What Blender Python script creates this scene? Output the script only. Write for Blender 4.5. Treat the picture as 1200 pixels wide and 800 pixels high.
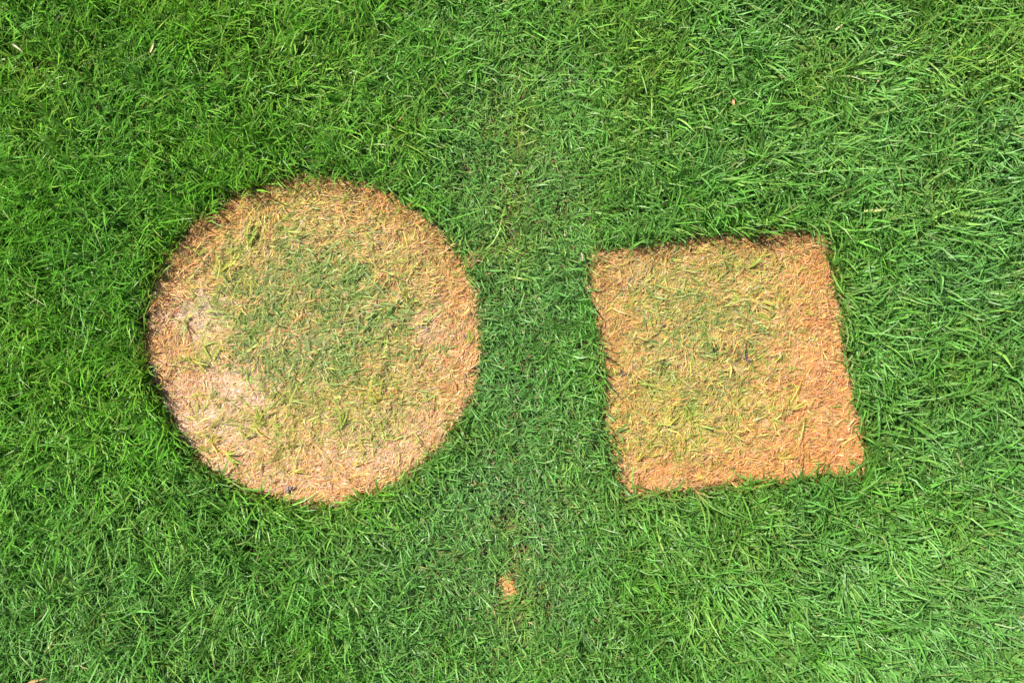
import bpy, math
import numpy as np

RNG = np.random.default_rng(20240611)
PX = 1.25e-3            # metres of lawn per photograph pixel
CAM_H = 1.4
R = math.radians

# ------------------------------------------------------------------ camera, sky, sun, exposure
scene = bpy.context.scene
for o in list(bpy.data.objects):
    bpy.data.objects.remove(o)
col = scene.collection

cam_data = bpy.data.cameras.new('camera')
cam = bpy.data.objects.new('camera', cam_data)
col.objects.link(cam)
cam.location = (0, 0, CAM_H)
cam.rotation_euler = (0, 0, 0)
cam_data.sensor_width = 36
cam_data.lens = 36 * CAM_H / 1.5
cam_data.clip_start = 0.05
cam_data.clip_end = 400
scene.camera = cam

SUN_EL, SUN_AZ = 49, -52          # azimuth measured from +Y (top of the picture) towards +X
world = bpy.data.worlds.new('World')
scene.world = world
world.use_nodes = True
wn = world.node_tree
bg = wn.nodes['Background']
sky = wn.nodes.new('ShaderNodeTexSky')
sky.sky_type = 'NISHITA'
sky.sun_disc = False
sky.sun_elevation = R(SUN_EL)
sky.sun_rotation = R(SUN_AZ)
wn.links.new(sky.outputs['Color'], bg.inputs['Color'])
bg.inputs['Strength'].default_value = 0.075

sun_data = bpy.data.lights.new('sun', 'SUN')
sun_data.energy = 5.0
sun_data.angle = R(0.6)
sun_data.color = (1.0, 0.955, 0.88)
sun = bpy.data.objects.new('sun', sun_data)
col.objects.link(sun)
sun.rotation_euler = (R(90 - SUN_EL), 0, R(180 - SUN_AZ))
sun.location = (-3, 3, 6)

scene.view_settings.view_transform = 'Standard'
scene.view_settings.look = 'None'
scene.view_settings.gamma = 1
scene.view_settings.use_curve_mapping = False
scene.view_settings.exposure = 1.03


# ------------------------------------------------------------------ helpers
def w(px, py):
    """photograph pixel -> lawn coordinates in metres"""
    return (np.asarray(px, float) - 600) * PX, (400 - np.asarray(py, float)) * PX


def topx(x, y):
    return x / PX + 600, 400 - y / PX


def noise(x, y, cell, seed, octaves=2):
    """smooth value noise, about -1..1"""
    out = np.zeros_like(x, float)
    amp, tot = 1.0, 0.0
    for k in range(octaves):
        g = np.random.default_rng(seed + 17 * k).uniform(-1, 1, (64, 64))
        u = x / cell + 31.3 + 7 * k
        v = y / cell + 29.7 + 5 * k
        iu = np.floor(u).astype(int)
        iv = np.floor(v).astype(int)
        fu, fv = u - iu, v - iv
        fu = fu * fu * (3 - 2 * fu)
        fv = fv * fv * (3 - 2 * fv)
        a = g[iu % 64, iv % 64]
        b = g[(iu + 1) % 64, iv % 64]
        c = g[iu % 64, (iv + 1) % 64]
        d = g[(iu + 1) % 64, (iv + 1) % 64]
        out += amp * ((a * (1 - fu) + b * fu) * (1 - fv) + (c * (1 - fu) + d * fu) * fv)
        tot += amp
        amp *= 0.5
        cell *= 0.5
    return out / tot * 1.5


def blobs(px, py, lst):
    s = np.zeros_like(px, float)
    for cx, cy, sx, sy, a in lst:
        s += a * np.exp(-0.5 * (((px - cx) / sx) ** 2 + ((py - cy) / sy) ** 2))
    return s


def link(name, mesh, material, parent=None):
    o = bpy.data.objects.new(name, mesh)
    if material:
        mesh.materials.append(material)
    col.objects.link(o)
    if parent:
        o.parent = parent
    return o


def tag(o, label=None, cat=None, group=None, kind=None):
    if label:
        o['label'] = label
    if cat:
        o['category'] = cat
    if group:
        o['group'] = group
    if kind:
        o['kind'] = kind
    return o


def empty(name, x, y, z=0.0):
    o = bpy.data.objects.new(name, None)
    o.location = (x, y, z)
    o.empty_display_size = 0.05
    col.objects.link(o)
    return o


def raw_mesh(name, co, quads, tris, colr):
    """mesh straight from numpy arrays, with a colour per vertex"""
    m = bpy.data.meshes.new(name)
    nq, nt = len(quads), len(tris)
    m.vertices.add(len(co))
    m.vertices.foreach_set('co', co.astype(np.float32).ravel())
    idx = np.concatenate([quads.ravel(), tris.ravel()]).astype(np.int32)
    m.loops.add(len(idx))
    m.loops.foreach_set('vertex_index', idx)
    m.polygons.add(nq + nt)
    start = np.concatenate([np.arange(nq) * 4, nq * 4 + np.arange(nt) * 3]).astype(np.int32)
    m.polygons.foreach_set('loop_start', start)
    m.polygons.foreach_set('use_smooth', np.ones(nq + nt, bool))
    m.update(calc_edges=True)
    at = m.attributes.new('tint', 'FLOAT_COLOR', 'POINT')
    c4 = np.ones((len(co), 4), np.float32)
    c4[:, :3] = colr
    at.data.foreach_set('color', c4.ravel())
    return m


def blade_geo(P, az, e0, e1, da, L, W, fold, roll, c0, c1, c2, wid=(0.6, 1.0, 0.78), seg=(0.3, 0.36, 0.34)):
    """folded tapering leaves: three rows of three points and a tip. c0 c1 c2: colour at base, middle, tip"""
    n = len(az)
    co = np.zeros((n, 10, 3))
    cl = np.zeros((n, 10, 3))
    p = P.copy()
    ts = [0.0, seg[0], seg[0] + seg[1], 1.0]
    for r in range(4):
        t = ts[r]
        el = e0 + (e1 - e0) * t
        a = az + da * t
        tan = np.stack([np.cos(el) * np.cos(a), np.cos(el) * np.sin(a), np.sin(el)], 1)
        s0 = np.stack([-np.sin(a), np.cos(a), np.zeros(n)], 1)
        nr = np.cross(tan, s0)
        rr = roll * (0.4 + 0.6 * t)
        s = s0 * np.cos(rr)[:, None] + nr * np.sin(rr)[:, None]
        nn = np.cross(tan, s)
        if r < 3:
            hw = (W * wid[r] * 0.5)[:, None]
            co[:, r * 3] = p - s * hw
            co[:, r * 3 + 1] = p - nn * hw * fold[:, None]
            co[:, r * 3 + 2] = p + s * hw
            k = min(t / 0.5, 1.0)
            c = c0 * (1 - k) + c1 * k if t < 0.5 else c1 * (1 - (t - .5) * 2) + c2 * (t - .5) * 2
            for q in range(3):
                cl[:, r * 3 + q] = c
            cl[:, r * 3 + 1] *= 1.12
            em = el + (e1 - e0) * seg[r] * 0.5
            am = a + da * seg[r] * 0.5
            p = p + np.stack([np.cos(em) * np.cos(am), np.cos(em) * np.sin(am), np.sin(em)], 1) * (L * seg[r])[:, None]
        else:
            co[:, 9] = p
            cl[:, 9] = c2
    base = (np.arange(n) * 10)[:, None, None]
    q = np.array([[0, 1, 4, 3], [1, 2, 5, 4], [3, 4, 7, 6], [4, 5, 8, 7]])
    t3 = np.array([[6, 7, 9], [7, 8, 9]])
    return co.reshape(-1, 3), (base + q).reshape(-1, 4), (base + t3).reshape(-1, 3), cl.reshape(-1, 3)


def flat_geo(P, az, e0, e1, da, L, W, roll, c0, c1, c2):
    """plain narrow leaves: three rows of two points and a tip"""
    n = len(az)
    co = np.zeros((n, 7, 3))
    cl = np.zeros((n, 7, 3))
    p = P.copy()
    ts, seg, wid = (0.0, 0.34, 0.70, 1.0), (0.34, 0.36, 0.30), (0.6, 1.0, 0.75)
    for r in range(4):
        t = ts[r]
        el = e0 + (e1 - e0) * t
        a = az + da * t
        tan = np.stack([np.cos(el) * np.cos(a), np.cos(el) * np.sin(a), np.sin(el)], 1)
        s0 = np.stack([-np.sin(a), np.cos(a), np.zeros(n)], 1)
        rr = roll * (0.4 + 0.6 * t)
        s = s0 * np.cos(rr)[:, None] + np.cross(tan, s0) * np.sin(rr)[:, None]
        if r < 3:
            hw = (W * wid[r] * 0.5)[:, None]
            co[:, r * 2] = p - s * hw
            co[:, r * 2 + 1] = p + s * hw
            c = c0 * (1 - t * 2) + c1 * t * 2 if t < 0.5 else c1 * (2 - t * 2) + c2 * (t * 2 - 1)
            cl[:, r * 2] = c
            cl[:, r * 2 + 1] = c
            em = el + (e1 - e0) * seg[r] * 0.5
            am = a + da * seg[r] * 0.5
            p = p + np.stack([np.cos(em) * np.cos(am), np.cos(em) * np.sin(am), np.sin(em)], 1) * (L * seg[r])[:, None]
        else:
            co[:, 6] = p
            cl[:, 6] = c2
    base = (np.arange(n) * 7)[:, None, None]
    q = np.array([[0, 1, 3, 2], [2, 3, 5, 4]])
    t3 = np.array([[4, 5, 6]])
    return co.reshape(-1, 3), (base + q).reshape(-1, 4), (base + t3).reshape(-1, 3), cl.reshape(-1, 3)


def fibre_geo(P, az, e0, e1, da, L, W, roll, c0, c1):
    """thin flat strips of dry grass: two rows of two points and a pointed end"""
    n = len(az)
    co = np.zeros((n, 5, 3))
    cl = np.zeros((n, 5, 3))
    p = P.copy()
    for r in range(3):
        t = r * 0.5
        el = e0 + (e1 - e0) * t
        a = az + da * (t - 0.5)
        tan = np.stack([np.cos(el) * np.cos(a), np.cos(el) * np.sin(a), np.sin(el)], 1)
        if r == 2:
            co[:, 4] = p
            cl[:, 4] = c1
            break
        s0 = np.stack([-np.sin(a), np.cos(a), np.zeros(n)], 1)
        s = s0 * np.cos(roll)[:, None] + np.cross(tan, s0) * np.sin(roll)[:, None]
        hw = (W * (0.75, 1.0)[r] * 0.5)[:, None]
        co[:, r * 2] = p - s * hw
        co[:, r * 2 + 1] = p + s * hw
        c = c0 * (1 - t) + c1 * t
        cl[:, r * 2] = c
        cl[:, r * 2 + 1] = c
        p = p + tan * (L * 0.5)[:, None]
    base = (np.arange(n) * 5)[:, None, None]
    q = np.array([[0, 1, 3, 2]])
    t3 = np.array([[2, 3, 4]])
    return co.reshape(-1, 3), (base + q).reshape(-1, 4), (base + t3).reshape(-1, 3), cl.reshape(-1, 3)


def join(*geos):
    co, qs, ts, cl, off = [], [], [], [], 0
    for g in geos:
        co.append(g[0]); qs.append(g[1] + off); ts.append(g[2] + off); cl.append(g[3])
        off += len(g[0])
    return np.concatenate(co), np.concatenate(qs), np.concatenate(ts), np.concatenate(cl)


# ------------------------------------------------------------------ materials
def new_mat(name):
    m = bpy.data.materials.new(name)
    m.use_nodes = True
    nt = m.node_tree
    return m, nt, nt.nodes['Principled BSDF'], nt.nodes['Material Output']


def leaf_material(name, rough, spec, transl, boost):
    m, nt, b, out = new_mat(name)
    at = nt.nodes.new('ShaderNodeAttribute')
    at.attribute_name = 'tint'
    # fine streaks along and across the leaves
    tc = nt.nodes.new('ShaderNodeTexCoord')
    nz = nt.nodes.new('ShaderNodeTexNoise')
    nz.inputs['Scale'].default_value = 420
    nz.inputs['Detail'].default_value = 3
    nt.links.new(tc.outputs['Object'], nz.inputs['Vector'])
    mr = nt.nodes.new('ShaderNodeMapRange')
    mr.inputs['To Min'].default_value = 0.72
    mr.inputs['To Max'].default_value = 1.28
    nt.links.new(nz.outputs['Fac'], mr.inputs['Value'])
    mul = nt.nodes.new('ShaderNodeVectorMath')
    mul.operation = 'SCALE'
    nt.links.new(at.outputs['Color'], mul.inputs[0])
    nt.links.new(mr.outputs['Result'], mul.inputs['Scale'])
    nt.links.new(mul.outputs['Vector'], b.inputs['Base Color'])
    b.inputs['Roughness'].default_value = rough
    b.inputs['Specular IOR Level'].default_value = spec
    tr = nt.nodes.new('ShaderNodeBsdfTranslucent')
    bo = nt.nodes.new('ShaderNodeVectorMath')
    bo.operation = 'MULTIPLY'
    bo.inputs[1].default_value = boost
    nt.links.new(mul.outputs['Vector'], bo.inputs[0])
    nt.links.new(bo.outputs['Vector'], tr.inputs['Color'])
    mx = nt.nodes.new('ShaderNodeMixShader')
    mx.inputs['Fac'].default_value = transl
    nt.links.new(b.outputs['BSDF'], mx.inputs[1])
    nt.links.new(tr.outputs['BSDF'], mx.inputs[2])
    nt.links.new(mx.outputs['Shader'], out.inputs['Surface'])
    return m


def soil_material(name, c_a, c_b, c_c, scale):
    m, nt, b, out = new_mat(name)
    tc = nt.nodes.new('ShaderNodeTexCoord')
    n1 = nt.nodes.new('ShaderNodeTexNoise')
    n1.inputs['Scale'].default_value = scale
    n1.inputs['Detail'].default_value = 6
    n2 = nt.nodes.new('ShaderNodeTexNoise')
    n2.inputs['Scale'].default_value = scale * 14
    n2.inputs['Detail'].default_value = 8
    n2.inputs['Roughness'].default_value = 0.7
    for n in (n1, n2):
        nt.links.new(tc.outputs['Object'], n.inputs['Vector'])
    r1 = nt.nodes.new('ShaderNodeValToRGB')
    r1.color_ramp.elements[0].position = 0.38
    r1.color_ramp.elements[0].color = (*c_a, 1)
    r1.color_ramp.elements[1].position = 0.64
    r1.color_ramp.elements[1].color = (*c_b, 1)
    nt.links.new(n1.outputs['Fac'], r1.inputs['Fac'])
    mx = nt.nodes.new('ShaderNodeMix')
    mx.data_type = 'RGBA'
    mr = nt.nodes.new('ShaderNodeMapRange')
    mr.inputs['From Min'].default_value = 0.45
    mr.inputs['From Max'].default_value = 0.7
    nt.links.new(n2.outputs['Fac'], mr.inputs['Value'])
    nt.links.new(mr.outputs['Result'], mx.inputs['Factor'])
    nt.links.new(r1.outputs['Color'], mx.inputs['A'])
    mx.inputs['B'].default_value = (*c_c, 1)
    nt.links.new(mx.outputs['Result'], b.inputs['Base Color'])
    b.inputs['Roughness'].default_value = 0.95
    bp = nt.nodes.new('ShaderNodeBump')
    bp.inputs['Strength'].default_value = 0.6
    bp.inputs['Distance'].default_value = 0.003
    nt.links.new(n2.outputs['Fac'], bp.inputs['Height'])
    nt.links.new(bp.outputs['Normal'], b.inputs['Normal'])
    return m


M_GRASS = leaf_material('living_grass', 0.40, 0.30, 0.30, (1.5, 1.45, 0.5))
M_STRAW = leaf_material('dry_grass', 0.6, 0.25, 0.22, (1.1, 1.0, 0.8))
M_EARTH = soil_material('dark_earth', (0.06, 0.042, 0.026), (0.11, 0.075, 0.042), (0.035, 0.026, 0.018), 14)


def mat_material():
    """matted dead grass and earth: the local colour broken by fine combed streaks"""
    m, nt, b, out = new_mat('matted_earth')
    at = nt.nodes.new('ShaderNodeAttribute')
    at.attribute_name = 'tint'
    tc = nt.nodes.new('ShaderNodeTexCoord')
    warp = nt.nodes.new('ShaderNodeTexNoise')
    warp.inputs['Scale'].default_value = 26
    nt.links.new(tc.outputs['Object'], warp.inputs['Vector'])
    add = nt.nodes.new('ShaderNodeMix')
    add.data_type = 'RGBA'
    add.blend_type = 'LINEAR_LIGHT'
    add.inputs['Factor'].default_value = 0.02
    nt.links.new(tc.outputs['Object'], add.inputs['A'])
    nt.links.new(warp.outputs['Color'], add.inputs['B'])
    heights = []
    for ang, sc in ((-28, 1.0), (20, 1.3)):
        mp = nt.nodes.new('ShaderNodeMapping')
        mp.inputs['Rotation'].default_value = (0, 0, R(ang))
        mp.inputs['Scale'].default_value = (90 * sc, 700 * sc, 90)
        nt.links.new(add.outputs['Result'], mp.inputs['Vector'])
        nz = nt.nodes.new('ShaderNodeTexNoise')
        nz.inputs['Scale'].default_value = 1.0
        nz.inputs['Detail'].default_value = 4
        nt.links.new(mp.outputs['Vector'], nz.inputs['Vector'])
        heights.append(nz.outputs['Fac'])
    mx = nt.nodes.new('ShaderNodeMath')
    mx.operation = 'MINIMUM'
    nt.links.new(heights[0], mx.inputs[0])
    nt.links.new(heights[1], mx.inputs[1])
    mr = nt.nodes.new('ShaderNodeMapRange')
    mr.inputs['From Min'].default_value = 0.28
    mr.inputs['From Max'].default_value = 0.58
    mr.inputs['To Min'].default_value = 0.42
    mr.inputs['To Max'].default_value = 1.15
    nt.links.new(mx.outputs[0], mr.inputs['Value'])
    mul = nt.nodes.new('ShaderNodeVectorMath')
    mul.operation = 'SCALE'
    nt.links.new(at.outputs['Color'], mul.inputs[0])
    nt.links.new(mr.outputs['Result'], mul.inputs['Scale'])
    nt.links.new(mul.outputs['Vector'], b.inputs['Base Color'])
    b.inputs['Roughness'].default_value = 0.9
    bp = nt.nodes.new('ShaderNodeBump')
    bp.inputs['Strength'].default_value = 0.5
    bp.inputs['Distance'].default_value = 0.0015
    nt.links.new(mx.outputs[0], bp.inputs['Height'])
    nt.links.new(bp.outputs['Normal'], b.inputs['Normal'])
    return m


M_MAT = mat_material()

# ------------------------------------------------------------------ layout of the two worn patches
CCX, CCY, CRX, CRY = 369.0, 398.5, 192.5, 188.0                     # round patch, photograph pixels on the ground
SQ = np.array([(691, 298), (961, 267), (1011, 550), (729, 578)])  # square patch corners


def edge_wobble(px, py):
    return noise(px, py, 34, 5, 2) * 1.5 + noise(px, py, 9, 8, 1) * 0.9


def d_circle(px, py):
    """pixels inside the round patch (positive inside)"""
    dx, dy = px - CCX, (py - CCY) * CRX / CRY
    return np.maximum(CRX - np.hypot(dx, dy), 5.5 - np.hypot(px - 553, py - 304))   # with the small notch in its rim


def d_square(px, py):
    d = np.full(np.shape(px), 1e9)
    for i in range(4):
        a, b = SQ[i], SQ[(i + 1) % 4]
        e = (b - a) / np.hypot(*(b - a))
        d = np.minimum(d, (px - a[0]) * -e[1] + (py - a[1]) * e[0])
    for c in SQ:                                      # cut corners stay open
        d = np.maximum(d, 4.0 - np.hypot(px - c[0], py - c[1]))
    return d


SPOTS = [(597, 684, 5.5, 9.5), (607, 643, 8, 6), (552, 303, 12, 12), (596, 268, 5, 12)]


def d_spot(px, py):
    d = np.full(np.shape(px), -1e9)
    for cx, cy, rx, ry in SPOTS[:1]:
        d = np.maximum(d, (1 - np.hypot((px - cx) / rx, (py - cy) / ry)) * rx)
    return d


def d_worn(px, py):
    return np.maximum(np.maximum(d_circle(px, py), d_square(px, py)), d_spot(px, py)) + edge_wobble(px, py)


# ------------------------------------------------------------------ ground
def ground_sheet():
    """one sheet to the horizon, fine and slightly uneven under the lawn"""
    ax = np.concatenate([[-150, -40, -12, -5], np.linspace(-2.4, 2.4, 97), [5, 12, 40, 150]])
    X, Y = np.meshgrid(ax, ax, indexing='ij')
    Z = noise(X, Y, 0.25, 40, 3) * 0.003 - 0.006
    Z[(np.abs(X) > 3) | (np.abs(Y) > 3)] = -0.006
    n = len(ax)
    co = np.stack([X, Y, Z], 2).reshape(-1, 3)
    i = np.arange(n * n).reshape(n, n)
    q = np.stack([i[:-1, :-1], i[1:, :-1], i[1:, 1:], i[:-1, 1:]], 2).reshape(-1, 4)
    return raw_mesh('ground', co, q, np.zeros((0, 3), int), np.full((len(co), 3), 0.05))


ground = link('ground', ground_sheet(), M_EARTH)
tag(ground, 'dark brown earth under the lawn', 'ground', kind='structure')


# ------------------------------------------------------------------ lawn
def lerp(a, b, k):
    return a * (1 - k)[:, None] + b * k[:, None]


def lawn_fields(px, py):
    """how the lawn changes over the plot: centre strip short and fine, right side long, corners combed"""
    centre = blobs(px, py, [(600, 420, 62, 190, 0.95), (600, 690, 120, 110, 0.8), (610, 110, 130, 110, 0.55),
                            (640, 250, 80, 60, 0.5), (470, 640, 70, 45, 0.3)])
    centre = np.clip(centre + 0.15 * noise(px, py, 60, 77), 0, 1)
    right = 1 / (1 + np.exp(-(px - 830) / 70))
    left = 1 / (1 + np.exp((px - 420) / 80))
    return centre, right, left


WORN = [(606, 130, 5, 30, .4), (607, 185, 5, 30, .6), (601, 235, 6, 22, .9), (594, 272, 7, 16, 1), (575, 292, 9, 7, .9), (552, 303, 11, 9, 1),
        (590, 610, 14, 10, .8), (607, 643, 9, 7, 1), (603, 662, 8, 8, .7), (590, 705, 12, 8, .6), (620, 705, 10, 8, .6), (525, 765, 8, 8, .7),
        (140, 92, 8, 8, .6), (172, 140, 9, 7, .6), (70, 160, 10, 8, .4), (200, 80, 9, 9, .4), (655, 770, 8, 8, .6), (565, 150, 12, 8, .6)]


def lawn_geo(x0, x1, y0, y1, per_cm2, seed, keep_out=True):
    g = np.random.default_rng(seed)
    n = int((x1 - x0) * (y1 - y0) * 1e4 * per_cm2)
    x = g.uniform(x0, x1, n)
    y = g.uniform(y0, y1, n)
    px, py = topx(x, y)
    dens = 0.66 + 0.20 * noise(px, py, 30, 91, 1) + 0.34 * (1 - 0.6 * lawn_fields(px, py)[0]) * noise(px, py, 11, 93, 1) + 0.36 * lawn_fields(px, py)[0]
    thin = blobs(px, py, [(607, 643, 6, 5, .7), (552, 303, 11, 12, .85), (596, 268, 6, 16, .7), (606, 180, 6, 45, .6),
                          (590, 612, 14, 12, .5), (135, 98, 8, 8, .8), (175, 140, 9, 7, .8), (120, 128, 7, 6, .6),
                          (40, 782, 10, 8, .7), (55, 705, 8, 8, .6), (88, 748, 10, 8, .6), (600, 720, 40, 30, .25),
                          (700, 640, 10, 10, .6), (585, 770, 20, 15, .3), (210, 95, 8, 8, .6), (355, 740, 8, 8, .7)])
    keep = g.uniform(0, 1, n) < np.clip(dens * (1 - thin), 0.12, 1.0)
    if keep_out:
        keep &= d_worn(px, py) < 0
    x, y, px, py = x[keep], y[keep], px[keep], py[keep]
    n = len(x)
    # every shoot carries a few leaves that fan out of one sheath
    per = g.integers(3, 6, n)
    sid = np.repeat(np.arange(n), per)
    m = len(sid)
    sx, sy = x[sid], y[sid]
    px, py = px[sid], py[sid]
    centre, right, left = lawn_fields(px, py)
    # which way each shoot leans: a slow wandering field plus the combed corners
    fx = 0.26 * noise(sx, sy, 0.11, 201) + 0.34 * noise(sx, sy, 0.026, 211, 1) + right * 0.26
    fy = 0.26 * noise(sx, sy, 0.11, 301) + 0.34 * noise(sx, sy, 0.026, 311, 1) + 0.30 * np.clip((420 - py) / 420, -0.4, 1) * (1 - 0.4 * right)
    low = np.clip((py - 540) / 160, 0, 1) * np.clip((px - 700) / 180, 0, 1)
    fx = fx + low * 0.24
    fy = fy - low * 0.22
    tuft = g.normal(0, 0.26, (n, 2))[sid]
    fx = fx + tuft[:, 0]
    fy = fy + tuft[:, 1]
    spread = g.normal(0, 1, (m, 2)) * (0.44 - 0.06 * left + 0.30 * centre)[:, None]
    vx, vy = fx + spread[:, 0], fy + spread[:, 1]
    az = np.arctan2(vy, vx)
    lean = np.clip(np.hypot(vx, vy), 0, 1.6)
    size = g.lognormal(0, 0.27, n)[sid] * g.lognormal(0, 0.22, m)
    worn = blobs(px, py, WORN)
    dry = g.uniform(0, 1, m) < 0.004 + 0.012 * centre + 0.28 * worn
    L = (0.032 + 0.012 * right + 0.008 * low + 0.008 * left - 0.014 * centre) * size
    L = np.clip(L, 0.008, 0.085)
    L = np.where(dry, L * 0.5, L)
    Wd = (0.0020 + 0.0005 * right - 0.0006 * centre) * g.lognormal(0, 0.22, m) * (0.75 + 0.25 * np.clip(size, .6, 1.5))
    e0 = R(84) - lean * R(24) + g.normal(0, R(9), m)
    e1 = e0 - R(22) - lean * R(30) - g.gamma(2.0, R(9), m)
    e0 = np.clip(e0, R(14), R(96))
    e1 = np.clip(e1, R(-28), R(85))
    da = g.normal(0, 0.8, m)
    # colours
    hue = g.normal(0, 1, n)[sid] * 0.6 + g.normal(0, 1, m) * 0.6
    val = np.exp(g.normal(0, 0.20, m) + 0.05 * centre + 0.10 * noise(px, py, 45, 55))
    deep = np.array([0.080, 0.245, 0.015])
    blue = np.array([0.104, 0.244, 0.074])
    lime = np.array([0.200, 0.305, 0.030])
    kb = np.clip(0.18 + 0.42 * right + 0.55 * centre - 0.12 * left + 0.45 * np.clip((py - 470) / 220, 0, 1) * left + 0.22 * hue + 0.15 * noise(px, py, 80, 66), 0, 1)  # left richer, right paler: backlight and sheen put into the leaf colour
    c = lerp(np.tile(deep, (m, 1)), np.tile(blue, (m, 1)), kb)
    kl = np.clip(0.13 - 0.05 * left + 0.28 * (hue - 0.3) + 0.20 * noise(px, py, 70, 67) + 0.10 * (py < 200) + 0.5 * worn, 0, 0.9)
    c = lerp(c, np.tile(lime, (m, 1)), kl) * val[:, None]
    straw = np.array([0.42, 0.30, 0.14])
    cd = straw * g.uniform(0.6, 1.25, (m, 1)) * g.normal(1, 0.07, (m, 3))
    c = np.where(dry[:, None], cd, c)
    cb = c * 0.5 + np.array([0.055, 0.050, 0.020])  # browner foot, also darkened: shade between the shoots put into the colour
    tipdry = g.uniform(0, 1, m) < 0.045
    ct = np.where(tipdry[:, None], c * 0.3 + straw * 0.6, c * 1.12 + np.array([0.010, 0.010, 0.0]))
    z0 = np.where(g.uniform(0, 1, m) < 0.55, g.uniform(0.0, 0.012, m) * (1 - 0.4 * centre), 0)
    base = np.stack([sx + g.normal(0, 0.0015, m), sy + g.normal(0, 0.0015, m), z0 - 0.004], 1)
    if keep_out:
        # leaves beside a worn patch were trimmed by whatever stood there: few hang over the edge
        rch = L * np.cos((e0 + e1) / 2)
        tx, ty = topx(sx + np.cos(az) * rch, sy + np.sin(az) * rch)
        ins = d_worn(tx, ty)
        over = ins > g.gamma(1.3, 3.4, m) * np.where(d_worn(px, py - 14) > 0, 1.9, 1.0)
        near = d_worn(px, py) > -22
        eps = 2.0
        gx = d_worn(px + eps, py) - d_worn(px - eps, py)
        gy = d_worn(px, py + eps) - d_worn(px, py - eps)
        out_az = np.arctan2(gy, -gx) + g.normal(0, 0.8, m)
        turn = over & (g.uniform(0, 1, m) < 0.6)
        az = np.where(turn, out_az, az)
        stand = over
        e0 = np.where(stand, R(86) + g.normal(0, R(7), m), e0)
        e1 = np.where(stand & ~turn, R(74) + g.normal(0, R(10), m), e1)
        L = np.where(stand, np.minimum(L, 0.042), L)
        # brown stems along the cut edge
        c_near = np.clip(1 + d_worn(px, py) / 9, 0, 1)
        cb = lerp(cb, np.tile(np.array([0.30, 0.16, 0.065]), (m, 1)), c_near * 0.9)
        deadedge = g.uniform(0, 1, m) < c_near * 0.30
        c = np.where(deadedge[:, None], np.array([0.34, 0.19, 0.075]) * g.uniform(0.5, 1.2, (m, 1)), c)
        L = np.where(deadedge, L * 0.62, L)
    fold, roll = g.uniform(0.15, 0.7, m), g.normal(0, 0.5, m)
    big = L * Wd > np.quantile(L * Wd, 0.88)
    f = ~big
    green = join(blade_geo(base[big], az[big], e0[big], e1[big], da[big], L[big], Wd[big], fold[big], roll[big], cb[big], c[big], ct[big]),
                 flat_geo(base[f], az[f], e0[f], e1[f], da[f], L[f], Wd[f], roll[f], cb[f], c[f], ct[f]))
    # thatch: dead leaf bits lying low between the shoots
    k = int(n * 0.3)
    pick = g.integers(0, n, k)
    bx = x[pick] + g.normal(0, 0.004, k)
    by = y[pick] + g.normal(0, 0.004, k)
    if keep_out:
        qx, qy = topx(bx, by)
        ok = d_worn(qx, qy) < 4
        bx, by = bx[ok], by[ok]
        k = len(bx)
    cc = np.array([0.27, 0.185, 0.09]) * g.lognormal(0, 0.4, (k, 1)) * g.normal(1, 0.08, (k, 3))
    cc = np.clip(cc, 0.02, 0.75)
    litter = fibre_geo(np.stack([bx, by, g.uniform(0.0, 0.009, k)], 1), g.uniform(0, 6.28, k), g.normal(R(8), R(14), k),
                       g.normal(R(-4), R(14), k), g.normal(0, 0.5, k), g.uniform(0.005, 0.013, k), g.uniform(0.0009, 0.002, k),
                       g.normal(0, 0.6, k), cc, cc * 0.9)
    return join(green, litter)


HX, HY, TILE = 0.96, 0.64, 0.64
lawn = link('lawn_grass', raw_mesh('lawn_grass', *lawn_geo(-HX, HX, -HY, HY, 5.0, 11)), M_GRASS)
tag(lawn, 'thick green lawn grass growing all round the two worn patches', 'grass', kind='stuff')


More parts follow.
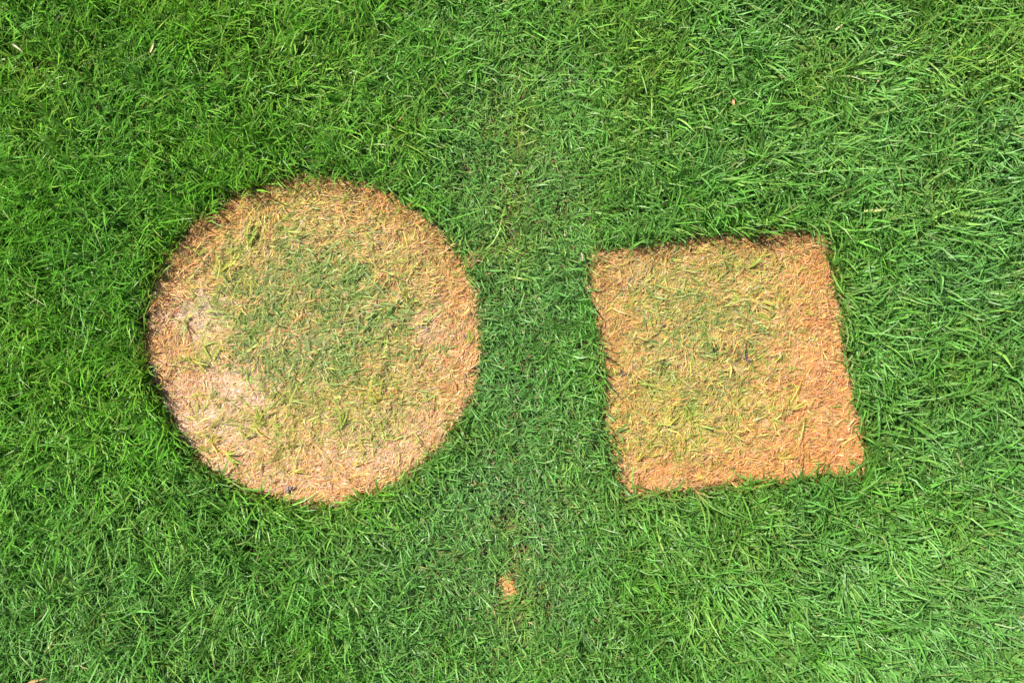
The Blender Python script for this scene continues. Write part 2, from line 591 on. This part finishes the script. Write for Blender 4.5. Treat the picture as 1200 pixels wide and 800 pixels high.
def spread_tiles(o):
    """the lawn goes on outside the picture: one square of grass repeated around the middle plot"""
    ng = bpy.data.node_groups.new('lawn_tiles', 'GeometryNodeTree')
    ng.interface.new_socket('Geometry', in_out='INPUT', socket_type='NodeSocketGeometry')
    ng.interface.new_socket('Geometry', in_out='OUTPUT', socket_type='NodeSocketGeometry')
    N, K = ng.nodes.new, ng.links.new
    gi, go = N('NodeGroupInput'), N('NodeGroupOutput')
    gr = N('GeometryNodeMeshGrid')
    gr.inputs['Size X'].default_value = TILE * 10
    gr.inputs['Size Y'].default_value = TILE * 9
    gr.inputs['Vertices X'].default_value = 11
    gr.inputs['Vertices Y'].default_value = 10
    pos = N('GeometryNodeInputPosition')
    sep = N('ShaderNodeSeparateXYZ')
    K(pos.outputs[0], sep.inputs[0])

    def inside(sock, lim):
        a = N('ShaderNodeMath'); a.operation = 'ABSOLUTE'
        K(sock, a.inputs[0])
        b = N('FunctionNodeCompare'); b.data_type = 'FLOAT'; b.operation = 'LESS_THAN'
        K(a.outputs[0], b.inputs['A'])
        b.inputs['B'].default_value = lim
        return b.outputs[0]
    both = N('FunctionNodeBooleanMath'); both.operation = 'AND'
    K(inside(sep.outputs[0], HX), both.inputs[0])
    K(inside(sep.outputs[1], HY), both.inputs[1])
    inv = N('FunctionNodeBooleanMath'); inv.operation = 'NOT'
    K(both.outputs[0], inv.inputs[0])
    rnd = N('FunctionNodeRandomValue'); rnd.data_type = 'INT'
    rnd.inputs[4].default_value = 0
    rnd.inputs[5].default_value = 3
    mul = N('ShaderNodeMath'); mul.operation = 'MULTIPLY'
    K(rnd.outputs[2], mul.inputs[0])
    mul.inputs[1].default_value = math.pi / 2
    cmb = N('ShaderNodeCombineXYZ')
    K(mul.outputs[0], cmb.inputs[2])
    ins = N('GeometryNodeInstanceOnPoints')
    K(gr.outputs['Mesh'], ins.inputs['Points'])
    K(inv.outputs[0], ins.inputs['Selection'])
    K(gi.outputs[0], ins.inputs['Instance'])
    K(cmb.outputs[0], ins.inputs['Rotation'])
    sm = N('GeometryNodeSetMaterial')
    sm.inputs['Material'].default_value = M_GRASS
    K(ins.outputs[0], sm.inputs['Geometry'])
    K(sm.outputs[0], go.inputs[0])
    md = o.modifiers.new('tiles', 'NODES')
    md.node_group = ng


outer = link('surrounding_grass', raw_mesh('surrounding_grass', *lawn_geo(-TILE / 2, TILE / 2, -TILE / 2, TILE / 2, 2.2, 12, False)), M_GRASS)
tag(outer, 'green lawn grass carrying on beyond the edges of the picture', 'grass', kind='stuff')
spread_tiles(outer)

# ------------------------------------------------------------------ worn patches
PAL = {k: np.array(v) for k, v in dict(
    tan=(0.55, 0.345, 0.165), pale=(0.64, 0.445, 0.335), orange=(0.60, 0.262, 0.085), gold=(0.57, 0.38, 0.090),
    yellow=(0.50, 0.43, 0.085), lime=(0.30, 0.34, 0.06), green=(0.19, 0.285, 0.090), brown=(0.19, 0.098, 0.042),
    grey=(0.40, 0.335, 0.29)).items()}
NAMES = list(PAL)
PTAB = np.stack([PAL[k] for k in NAMES])

C_FIELD = dict(
    green=[(378, 375, 62, 48, 2.0), (330, 335, 45, 35, 1.0), (415, 315, 35, 35, .6), (395, 420, 45, 25, .8), (310, 330, 25, 25, .6),
           (350, 250, 25, 25, .35), (300, 395, 20, 15, .5), (455, 470, 30, 25, .35), (440, 370, 30, 30, .25)],
    lime=[(300, 290, 22, 30, 1.3), (345, 235, 40, 25, 1.0), (320, 495, 45, 30, .8), (440, 450, 45, 40, .9), (250, 405, 20, 18, 1.0),
          (280, 345, 25, 25, .8), (480, 300, 40, 40, .5), (400, 480, 50, 30, .7), (370, 330, 90, 70, .6), (250, 515, 18, 14, .9)],
    pale=[(230, 372, 26, 18, 2.6), (248, 464, 52, 40, 1.3), (238, 510, 44, 36, 1.4), (340, 570, 40, 14, 1.2), (420, 525, 45, 24, 1.4),
          (525, 385, 22, 24, 1.0), (300, 460, 30, 25, 1.2), (470, 500, 40, 30, .8), (260, 545, 30, 15, .8)],
    grey=[(228, 368, 22, 14, 2.6), (245, 462, 36, 26, .4), (232, 500, 30, 30, .4), (310, 455, 14, 10, .7), (500, 385, 10, 8, .9), (255, 480, 12, 8, .4)],
    orange=[(265, 250, 45, 30, .9), (460, 235, 40, 20, .8), (200, 420, 22, 50, .9), (545, 340, 16, 40, 1.0), (230, 540, 40, 25, .7),
            (350, 578, 40, 10, 1.0), (430, 560, 50, 16, .6), (535, 430, 20, 40, .6), (430, 440, 25, 15, .5)])
S_FIELD = dict(
    gold=[(830, 400, 100, 110, .25), (780, 500, 60, 40, .3)],
    brown=[(890, 279, 60, 5, 1.6), (740, 293, 40, 4, .8), (975, 400, 5, 80, .5)],
    green=[(785, 425, 45, 50, .75), (850, 350, 50, 40, .5), (835, 385, 40, 30, .5), (765, 350, 40, 25, .4), (830, 470, 30, 25, .6), (770, 325, 20, 15, .4)],
    lime=[(795, 503, 50, 24, 2.2), (795, 465, 60, 30, 1.0), (860, 325, 60, 40, .8), (820, 345, 50, 30, .7), (925, 350, 25, 30, .6),
          (760, 400, 50, 60, .6), (880, 480, 40, 35, .9), (745, 490, 20, 20, .8), (915, 410, 20, 20, .5), (745, 345, 30, 20, .5)],
    orange=[(970, 500, 34, 55, 3.0), (950, 300, 30, 25, 1.2), (950, 400, 28, 50, 1.6), (722, 440, 16, 50, 1.4), (905, 550, 80, 16, 1.8),
            (760, 545, 40, 20, .9), (910, 530, 50, 30, 1.0), (712, 330, 14, 30, .8), (900, 280, 60, 12, .6)],
    pale=[(895, 300, 20, 15, .6), (940, 400, 25, 30, .7), (760, 310, 30, 12, .5), (960, 460, 22, 22, .5)],
    grey=[(740, 328, 8, 6, .6)])


def weights(px, py, fld, warm):
    wt = {k: np.full(len(px), v) for k, v in dict(tan=.80, pale=.55, orange=.36 * warm, gold=.25, yellow=.16, lime=.08,
                                                   green=.02, brown=.13, grey=.03).items()}
    for k, lst in fld.items():
        f = dict(lime=0.5, green=0.62).get(k, 1.0)
        wt[k] = wt[k] + f * blobs(px, py, lst) * np.clip(1 + 0.9 * noise(px, py, 16, 500 + NAMES.index(k)), 0.05, 3)
    wt['yellow'] = wt['yellow'] + 0.35 * blobs(px, py, fld['lime'])
    P = np.clip(np.stack([wt[k] for k in NAMES], 1), 0, None)
    return P / P.sum(1, keepdims=True)


def pick_colour(px, py, fld, g, warm):
    P = weights(px, py, fld, warm)
    i = (g.uniform(0, 1, (len(px), 1)) > np.cumsum(P, 1)).sum(1).clip(0, len(NAMES) - 1)
    c = 0.82 * PTAB[i] + 0.18 * (P @ PTAB)
    c = c * g.lognormal(0.04, 0.27, (len(px), 1)) * g.normal(1, 0.05, (len(px), 3))
    return np.clip(c, 0.01, 0.85), i


def scatter(box, dist, n, g, margin=1):
    """random pixel points inside the patch outline"""
    px = g.uniform(box[0], box[2], n)
    py = g.uniform(box[1], box[3], n)
    ok = dist(px, py) + edge_wobble(px, py) > margin
    return px[ok], py[ok]


def thatch_geo(box, dist, fld, density, seed, flow, warm, org):
    g = np.random.default_rng(seed)
    area = (box[2] - box[0]) * (box[3] - box[1]) * (PX * 100) ** 2
    px, py = scatter(box, dist, int(area * density), g)
    n = len(px)
    c, i = pick_colour(px, py, fld, g, warm)
    x, y = w(px, py)
    live = (i == NAMES.index('green')) | (i == NAMES.index('lime'))
    fine = (i == NAMES.index('pale')) | (i == NAMES.index('grey'))
    bare = np.clip(blobs(px, py, fld.get('pale', [])) * 0.5, 0, 0.8)
    ok = g.uniform(0, 1, n) > bare * 0.95
    px, py, c, i, x, y, live, fine, bare = (v[ok] for v in (px, py, c, i, x, y, live, fine, bare))
    n = len(px)
    az = R(flow) + g.normal(0, 0.55, n) + 0.9 * noise(px, py, 30, seed + 3) + np.pi * (g.uniform(0, 1, n) < 0.45)
    stray = g.uniform(0, 1, n) < 0.25
    az = np.where(stray, g.uniform(0, 6.28, n), az)
    d = dist(px, py)
    rim = np.clip(1 - d / 40, 0, 1) * np.clip((430 - py) / 150, 0, 1)     # along the far rim the dead stems still stand
    L = g.lognormal(np.log(0.0088), 0.46, n) * np.where(fine, 0.8, 1)
    Wd = g.lognormal(np.log(0.00076), 0.38, n) * np.where(fine, 0.72, 1) * np.where(live, 1.1, 1)
    clump = noise(px, py, 9, seed + 9, 2)
    rough = np.clip(0.5 + 1.0 * clump, 0, 1.5) * (1 - bare)
    el = np.abs(g.normal(R(2), R(5), n)) + rough * np.abs(g.normal(0, R(13), n)) + rim * np.abs(g.normal(0, R(36), n))
    el = np.where(fine, el * 0.4, el)
    z = 0.0028 + noise(px, py, 26, 71, 3) * 0.0022 + g.uniform(0, 0.0016, n) + rough * g.uniform(0, 0.0065, n)
    geo = fibre_geo(np.stack([x - org[0], y - org[1], z], 1), az, el, el - np.abs(g.normal(0, R(12), n)) * (0.4 + rough), g.normal(0, 0.6, n), L, Wd,
                    g.normal(0, 0.32, n), c, c * g.uniform(0.8, 1.15, (n, 1)))
    return geo


def regrowth_geo(box, dist, fld, density, seed, org):
    """short living leaves coming back through the dead mat"""
    g = np.random.default_rng(seed)
    area = (box[2] - box[0]) * (box[3] - box[1]) * (PX * 100) ** 2
    px, py = scatter(box, dist, int(area * density / 5), g, 6)
    a = np.clip(0.62 * blobs(px, py, fld['green']) * (1 + 0.8 * noise(px, py, 20, 611)), 0, 1.4)
    b = np.clip(0.36 * blobs(px, py, fld['lime']) * (1 + 0.8 * noise(px, py, 20, 612)), 0, 1.4)
    ok = g.uniform(0, 1.4, len(px)) < np.maximum(a, b * 0.8)
    tid = np.repeat(np.flatnonzero(ok), g.integers(2, 9, ok.sum()))
    n = len(tid)
    taz = g.uniform(-0.9, 0.9, len(px))[tid]
    ts = g.lognormal(0, 0.3, len(px))[tid]
    px, py, a, b = px[tid] + g.normal(0, 1.8, n), py[tid] + g.normal(0, 1.8, n), a[tid], b[tid]
    x, y = w(px, py)
    k = np.clip(a / (a + b + 1e-6) + g.normal(0, 0.25, n), 0, 1)
    c = lerp(np.tile(np.array([0.29, 0.325, 0.06]), (n, 1)), np.tile(np.array([0.170, 0.275, 0.080]), (n, 1)), k)
    c = c * g.lognormal(0, 0.22, (n, 1))
    az = R(35) + taz + g.normal(0, 0.7, n) + np.pi * (g.uniform(0, 1, n) < 0.4)
    e0 = np.clip(np.abs(g.normal(R(24), R(16), n)), 0, R(80))
    return blade_geo(np.stack([x - org[0], y - org[1], g.uniform(0.002, 0.008, n)], 1), az, e0, e0 - np.abs(g.normal(R(20), R(18), n)),
                     g.normal(0, 0.5, n), ts * g.lognormal(np.log(0.014), 0.35, n), g.lognormal(np.log(0.0013), 0.30, n),
                     g.uniform(0.1, 0.5, n), g.normal(0, 0.4, n), c * np.array([1.2, 1.0, 0.9]), c, c * 1.1)


def floor_mesh(name, box, dist, org, fld, warm, step=4.0, zc=0.0):
    """uneven floor of matted earth, cut to the patch outline, its rim running down under the grass"""
    xs = np.arange(box[0] - 14, box[2] + 14 + step, step)
    ys = np.arange(box[1] - 14, box[3] + 14 + step, step)
    PXs, PYs = np.meshgrid(xs, ys, indexing='ij')
    d = dist(PXs, PYs) + edge_wobble(PXs, PYs)
    X, Y = w(PXs, PYs)
    Z = 0.0025 + zc + noise(PXs, PYs, 26, 71, 3) * 0.0022 - np.clip(-d, 0, 14) / 14 * 0.012
    co = np.stack([X - org[0], Y - org[1], Z], 2).reshape(-1, 3)
    i = np.arange(PXs.size).reshape(PXs.shape)
    q = np.stack([i[:-1, :-1], i[:-1, 1:], i[1:, 1:], i[1:, :-1]], 2).reshape(-1, 4)
    keep = (d.reshape(-1)[q] > -13).any(1)
    q = q[keep][:, ::-1]
    used = np.unique(q)
    remap = np.zeros(len(co), int)
    remap[used] = np.arange(len(used))
    return raw_mesh(name, co[used], remap[q], np.zeros((0, 3), int), (weights(PXs.ravel(), PYs.ravel(), fld, warm) @ PTAB)[used])


def sprig_mesh(n, length, width, az, spread, tint, seed, elev=28):
    """a little tuft: a few real leaves fanning from one foot"""
    g = np.random.default_rng(seed)
    a = az + g.normal(0, spread, n)
    if n == 1:
        a[:] = az
    e0 = np.clip(R(elev) + g.normal(0, R(10), n), R(4), R(80))
    L = length * g.uniform(0.65, 1.05, n)
    L[0] = length
    c = np.array(tint) * g.lognormal(0, 0.15, (n, 1))
    geo = blade_geo(np.zeros((n, 3)), a, e0, e0 - R(24) - np.abs(g.normal(0, R(12), n)), g.normal(0, 0.6, n), L, width * g.uniform(0.75, 1.1, n),
                    g.uniform(0.2, 0.6, n), g.normal(0, 0.3, n), c * np.array([1.3, 1.1, 1.1]), c, c * 1.12)
    return raw_mesh('grass_sprig', *geo)


LIME, YEL, GRN, STR, CRM = (0.24, 0.315, 0.055), (0.35, 0.34, 0.06), (0.125, 0.24, 0.055), (0.42, 0.30, 0.12), (0.56, 0.46, 0.28)
# foot pixel, direction in degrees (0 right, 90 up), length px, width px, leaves, spread, tint, elevation
C_SPRIGS = [(292, 290, 72, 32, 4.5, 3, .25, LIME, 30), (346, 289, 82, 44, 2.6, 1, 0, (.34, .38, .16), 22), (316, 272, 118, 26, 2.4, 2, .5, (.36, .42, .2), 30),
            (302, 282, 100, 16, 3.2, 2, .5, GRN, 40), (318, 302, 8, 26, 3.0, 2, .3, GRN, 24), (363, 416, 76, 26, 2.6, 1, 0, (.26, .36, .18), 25),
            (340, 470, 25, 30, 3.0, 3, .4, LIME, 20), (306, 492, 84, 24, 3.6, 4, .5, LIME, 30), (322, 498, 20, 14, 4.0, 3, .9, LIME, 20),
            (400, 502, 60, 34, 3.8, 3, .3, LIME, 20), (425, 432, 108, 22, 5.0, 2, .4, GRN, 26), (446, 468, 130, 26, 4.0, 5, .7, YEL, 26),
            (436, 452, 30, 20, 3.4, 4, .8, LIME, 26), (240, 405, 40, 18, 4.2, 4, .9, LIME, 24), (228, 424, 30, 22, 2.8, 4, .8, YEL, 30),
            (266, 530, -20, 24, 4.2, 3, .5, LIME, 14), (250, 520, 80, 20, 3.0, 4, .7, YEL, 30), (290, 512, 95, 20, 3.2, 3, .5, LIME, 30),
            (380, 552, -65, 26, 1.6, 1, 0, (.10, .14, .06), 20), (345, 552, 50, 16, 3.0, 4, .8, YEL, 26), (225, 482, 120, 22, 2.4, 1, 0, STR, 12),
            (452, 372, 30, 24, 4.0, 5, .6, GRN, 26), (470, 352, 20, 22, 2.6, 3, .5, LIME, 20), (512, 300, 20, 24, 2.4, 2, .3, (.5, .5, .2), 16),
            (447, 225, 86, 13, 4.0, 1, 0, YEL, 40), (400, 240, 60, 20, 3.0, 3, .5, LIME, 34), (345, 232, 100, 24, 3.2, 4, .5, LIME, 42),
            (372, 224, 70, 22, 2.8, 3, .5, LIME, 40), (262, 318, 62, 22, 3.4, 4, .5, YEL, 34), (236, 300, 85, 20, 3.4, 3, .5, LIME, 36),
            (468, 560, 40, 20, 2.4, 3, .5, LIME, 20), (500, 470, 62, 16, 2.4, 3, .5, LIME, 22), (550, 402, 75, 20, 3.2, 3, .5, LIME, 40),
            (385, 490, 35, 20, 3.0, 3, .5, LIME, 20), (415, 545, 45, 18, 2.4, 3, .5, YEL, 20), (300, 350, 45, 20, 3.0, 4, .5, GRN, 28)]
S_SPRIGS = [(724, 332, 68, 22, 2.6, 1, 0, CRM, 14), (818, 346, 68, 20, 3.0, 1, 0, STR, 12), (765, 380, 60, 18, 2.8, 2, .4, YEL, 24),
            (790, 452, -50, 24, 2.4, 1, 0, LIME, 14), (858, 428, -58, 12, 2.2, 1, 0, CRM, 16), (875, 510, 38, 16, 3.0, 1, 0, CRM, 16),
            (880, 492, 20, 12, 3.4, 1, 0, CRM, 14), (990, 500, 58, 13, 3.4, 1, 0, CRM, 20), (940, 468, -38, 12, 3.2, 1, 0, CRM, 18),
            (978, 532, 5, 14, 2.6, 1, 0, CRM, 8), (925, 512, 20, 26, 3.0, 2, .2, YEL, 12), (718, 505, 28, 26, 4.6, 3, .3, GRN, 24),
            (800, 492, 20, 22, 4.0, 4, .5, LIME, 22), (778, 500, 30, 22, 3.6, 4, .6, YEL, 22), (818, 520, 55, 20, 3.0, 4, .6, LIME, 26),
            (862, 455, 85, 22, 2.6, 2, .3, LIME, 24), (900, 375, 120, 14, 3.6, 3, .7, LIME, 24), (875, 315, 60, 18, 3.2, 4, .6, LIME, 26),
            (930, 345, 40, 20, 3.0, 4, .6, LIME, 24), (970, 476, 4, 24, 2.6, 2, .2, LIME, 10), (965, 312, 92, 10, 2.8, 1, 0, YEL, 30),
            (852, 508, 100, 18, 2.8, 3, .5, LIME, 26), (910, 535, 25, 22, 3.0, 4, .6, YEL, 20), (842, 300, 95, 16, 2.8, 3, .6, LIME, 28),
            (745, 540, 60, 18, 3.0, 4, .7, YEL, 26), (702, 300, 70, 14, 2.6, 3, .6, LIME, 30), (905, 425, 50, 18, 2.8, 3, .5, LIME, 22),
            (925, 480, 55, 22, 2.8, 4, .8, YEL, 24)]


def build_patch(name, box, dist, fld, seed, flow, warm, sprigs, label, cat, centre):
    ox, oy = (float(v) for v in w(*centre))
    root = tag(empty(name, ox, oy), label, cat)
    link('earth_floor', floor_mesh('earth_floor', box, dist, (ox, oy), fld, warm, 3.0), M_MAT, root)
    tag(link('dead_grass', raw_mesh('dead_grass', *thatch_geo(box, dist, fld, 118, seed, flow, warm, (ox, oy))), M_STRAW, root), kind='stuff')
    tag(link('regrowing_grass', raw_mesh('regrowing_grass', *regrowth_geo(box, dist, fld, 18, seed + 1, (ox, oy))), M_GRASS, root), kind='stuff')
    for k, (fx, fy, ang, ln, wd, n, sp, tint, el) in enumerate(sprigs):
        x, y = w(fx, fy)
        s = link('grass_sprig', sprig_mesh(n, ln * PX * 1.12, wd * PX * 0.64, R(ang), sp, tint, seed * 100 + k, el), M_GRASS, root)
        s.location = (float(x) - ox, float(y) - oy, 0.009)
    return root


C_BOX = (CCX - CRX - 6, CCY - CRY - 6, CCX + CRX + 6, CCY + CRY + 6)
S_BOX = (686, 266, 1011, 578)
build_patch('round_dead_patch', C_BOX, d_circle, C_FIELD, 31, 28, 1.0, C_SPRIGS,
            'round patch of flattened straw-coloured dead grass with a greener middle', 'grass patch', (CCX, CCY))
build_patch('square_dead_patch', S_BOX, d_square, S_FIELD, 37, 32, 1.5, S_SPRIGS,
            'square patch of flattened yellow and orange dead grass with straight edges', 'grass patch', (847, 422))


# ------------------------------------------------------------------ the small bare spot
def build_spot():
    cx, cy, rx, ry = SPOTS[0]
    ox, oy = (float(v) for v in w(cx, cy))
    root = tag(empty('bare_spot', ox, oy), 'tiny orange bare spot in the green lawn below and between the two patches', 'bare spot')
    box = (cx - rx - 4, cy - ry - 4, cx + rx + 4, cy + ry + 4)
    fld = dict(orange=[(cx, cy, 20, 20, 7)], lime=[], green=[], pale=[(cx, cy + 4, 5, 6, .8)])
    link('earth_floor', floor_mesh('earth_floor', box, d_spot, (ox, oy), fld, 1.5, 2.0), M_MAT, root)
    tag(link('dead_grass', raw_mesh('dead_grass', *thatch_geo(box, d_spot, fld, 18, 43, 80, 1.5, (ox, oy))), M_STRAW, root), kind='stuff')


build_spot()

# ------------------------------------------------------------------ loose things lying about
def lump(name, seed, sx, sy, sz, material, colour):
    """a small weathered stone: a rough ball with flattened sides"""
    g = np.random.default_rng(seed)
    nu, nv = 12, 7
    co = []
    for v in range(nv):
        th = math.pi * v / (nv - 1)
        for u in range(nu):
            ph = 2 * math.pi * u / nu
            d = np.array([math.sin(th) * math.cos(ph), math.sin(th) * math.sin(ph), math.cos(th)])
            rr = 1 + 0.16 * math.sin(2.1 * ph + seed) * math.sin(th) + (g.normal(0, 0.05) if 0 < v < nv - 1 else 0)
            d = np.sign(d) * np.abs(d) ** 0.82
            co.append(d * rr * (sx, sy, sz))
    q = [[v * nu + u, (v + 1) * nu + u, (v + 1) * nu + (u + 1) % nu, v * nu + (u + 1) % nu] for v in range(nv - 1) for u in range(nu)]
    return raw_mesh(name, np.array(co), np.array(q), np.zeros((0, 3), int), np.tile(colour, (len(co), 1)))


def stone_material():
    m, nt, b, out = new_mat('grey_stone')
    nz = nt.nodes.new('ShaderNodeTexNoise')
    nz.inputs['Scale'].default_value = 300
    tc = nt.nodes.new('ShaderNodeTexCoord')
    nt.links.new(tc.outputs['Object'], nz.inputs['Vector'])
    r = nt.nodes.new('ShaderNodeValToRGB')
    r.color_ramp.elements[0].color = (0.15, 0.12, 0.11, 1)
    r.color_ramp.elements[1].color = (0.27, 0.22, 0.20, 1)
    nt.links.new(nz.outputs['Fac'], r.inputs['Fac'])
    nt.links.new(r.outputs['Color'], b.inputs['Base Color'])
    b.inputs['Roughness'].default_value = 0.9
    return m


M_STONE = stone_material()


def rest(o, fx, fy, z, label, cat, group=None):
    x, y = w(fx, fy)
    o.location = (float(x), float(y), z)
    return tag(o, label, cat, group)


rest(link('pebble', lump('pebble', 3, 0.0052, 0.0046, 0.0036, None, (.3, .3, .3)), M_STONE), 740, 329, 0.0062,
     'small grey pebble near the upper left corner of the square patch', 'pebble')
rest(link('pebble', lump('pebble', 5, 0.0042, 0.0050, 0.0034, None, (.3, .3, .3)), M_STONE), 501, 386, 0.0058,
     'small grey pebble at the right side of the round patch', 'pebble')


def scrap_mesh(seed, length, width, tint):
    """a shrivelled dark leaf scrap, curled and split in three lobes"""
    g = np.random.default_rng(seed)
    n = 5
    az = g.normal(0, 0.35, n) + np.where(np.arange(n) % 2, math.pi, 0)
    c = np.array(tint) * g.lognormal(0, 0.35, (n, 1))
    e0 = g.uniform(R(2), R(18), n)
    return raw_mesh('leaf_scrap', *blade_geo(g.normal(0, 0.0015, (n, 3)) * (1, 1, .3), az, e0, e0 - R(24), g.normal(0, .5, n),
                                             length * g.uniform(.35, .6, n), width * g.uniform(.6, 1, n), g.uniform(.3, .9, n), g.normal(0, .5, n), c, c, c * 1.3))


o = rest(link('leaf_scrap', scrap_mesh(7, 0.030, 0.0055, (0.07, 0.05, 0.04)), M_STRAW), 732, 438, 0.012,
         'shrivelled dark leaf scrap near the left edge of the square patch', 'leaf scrap')
o.rotation_euler.z = R(-14)
o = rest(link('leaf_scrap', scrap_mesh(9, 0.020, 0.0060, (0.10, 0.06, 0.045)), M_STRAW), 897, 284, 0.010,
         'dark leaf scrap under the top edge of the square patch', 'leaf scrap')
o = rest(link('leaf_scrap', scrap_mesh(12, 0.014, 0.0055, (0.05, 0.035, 0.03)), M_STRAW), 836, 410, 0.010,
         'tiny dark leaf scrap in the middle of the square patch', 'leaf scrap')
o.rotation_euler.z = R(50)
o = rest(link('leaf_scrap', scrap_mesh(14, 0.026, 0.0032, (0.14, 0.10, 0.085)), M_STRAW), 872, 420, 0.011,
         'thin brown leaf scrap right of the middle of the square patch', 'leaf scrap')
o.rotation_euler.z = R(-24)
o = rest(link('leaf_scrap', scrap_mesh(17, 0.016, 0.0055, (0.22, 0.19, 0.17)), M_STRAW), 339, 573, 0.010,
         'grey leaf scrap near the bottom edge of the round patch', 'leaf scrap')
o.rotation_euler.z = R(70)

# straw-coloured dead leaves caught on top of the green lawn
DEAD = [(40, 795, 32, 26, 4.4, (.62, .42, .18), 'broad tan dead blade on green grass in the bottom left corner', 0.024),
        (62, 757, 45, 20, 2.6, (.68, .55, .28), 'pale curled dead blade on the grass near the bottom left', 0.026),
        (112, 776, 160, 18, 2.2, (.66, .52, .26), 'thin straw blade right of the curled blade at bottom left', 0.026),
        (970, 44, 48, 13, 4.0, (.70, .62, .36), 'cream dead blade on the grass near the top right', 0.032),
        (1019, 103, 80, 9, 5.0, (.62, .46, .28), 'short tan dead blade on the grass in the top right area', 0.032),
        (1002, 251, -4, 22, 4.6, (.56, .62, .22), 'pale yellow blade just above the right corner of the square patch', 0.036),
        (681, 307, 96, 9, 4.6, (.70, .56, .40), 'small cream dead blade beside the left corner of the square patch', 0.022),
        (186, 70, 60, 16, 3.2, (.62, .58, .28), 'yellowed blade on the grass near the top left', 0.034),
        (855, 128, 100, 10, 4.0, (.58, .34, .16), 'orange brown dead blade in the grass above the square patch', 0.026),
        (28, 60, -30, 16, 3.0, (.70, .68, .44), 'whitish blade on the grass in the top left corner', 0.034),
        (1180, 716, 20, 16, 3.0, (.62, .55, .30), 'straw blade on the grass at the right edge low down', 0.034)]
for k, (fx, fy, ang, ln, wd, tint, label, z) in enumerate(DEAD):
    o = link('dead_blade', sprig_mesh(1, ln * PX * 1.15, wd * PX * 0.8, R(ang), 0, tuple(v * 0.62 for v in tint), 900 + k, 16), M_STRAW)
    o.data.name = 'dead_blade'
    rest(o, fx, fy, z, label, 'dead blade', 'dead blades lying on the lawn')
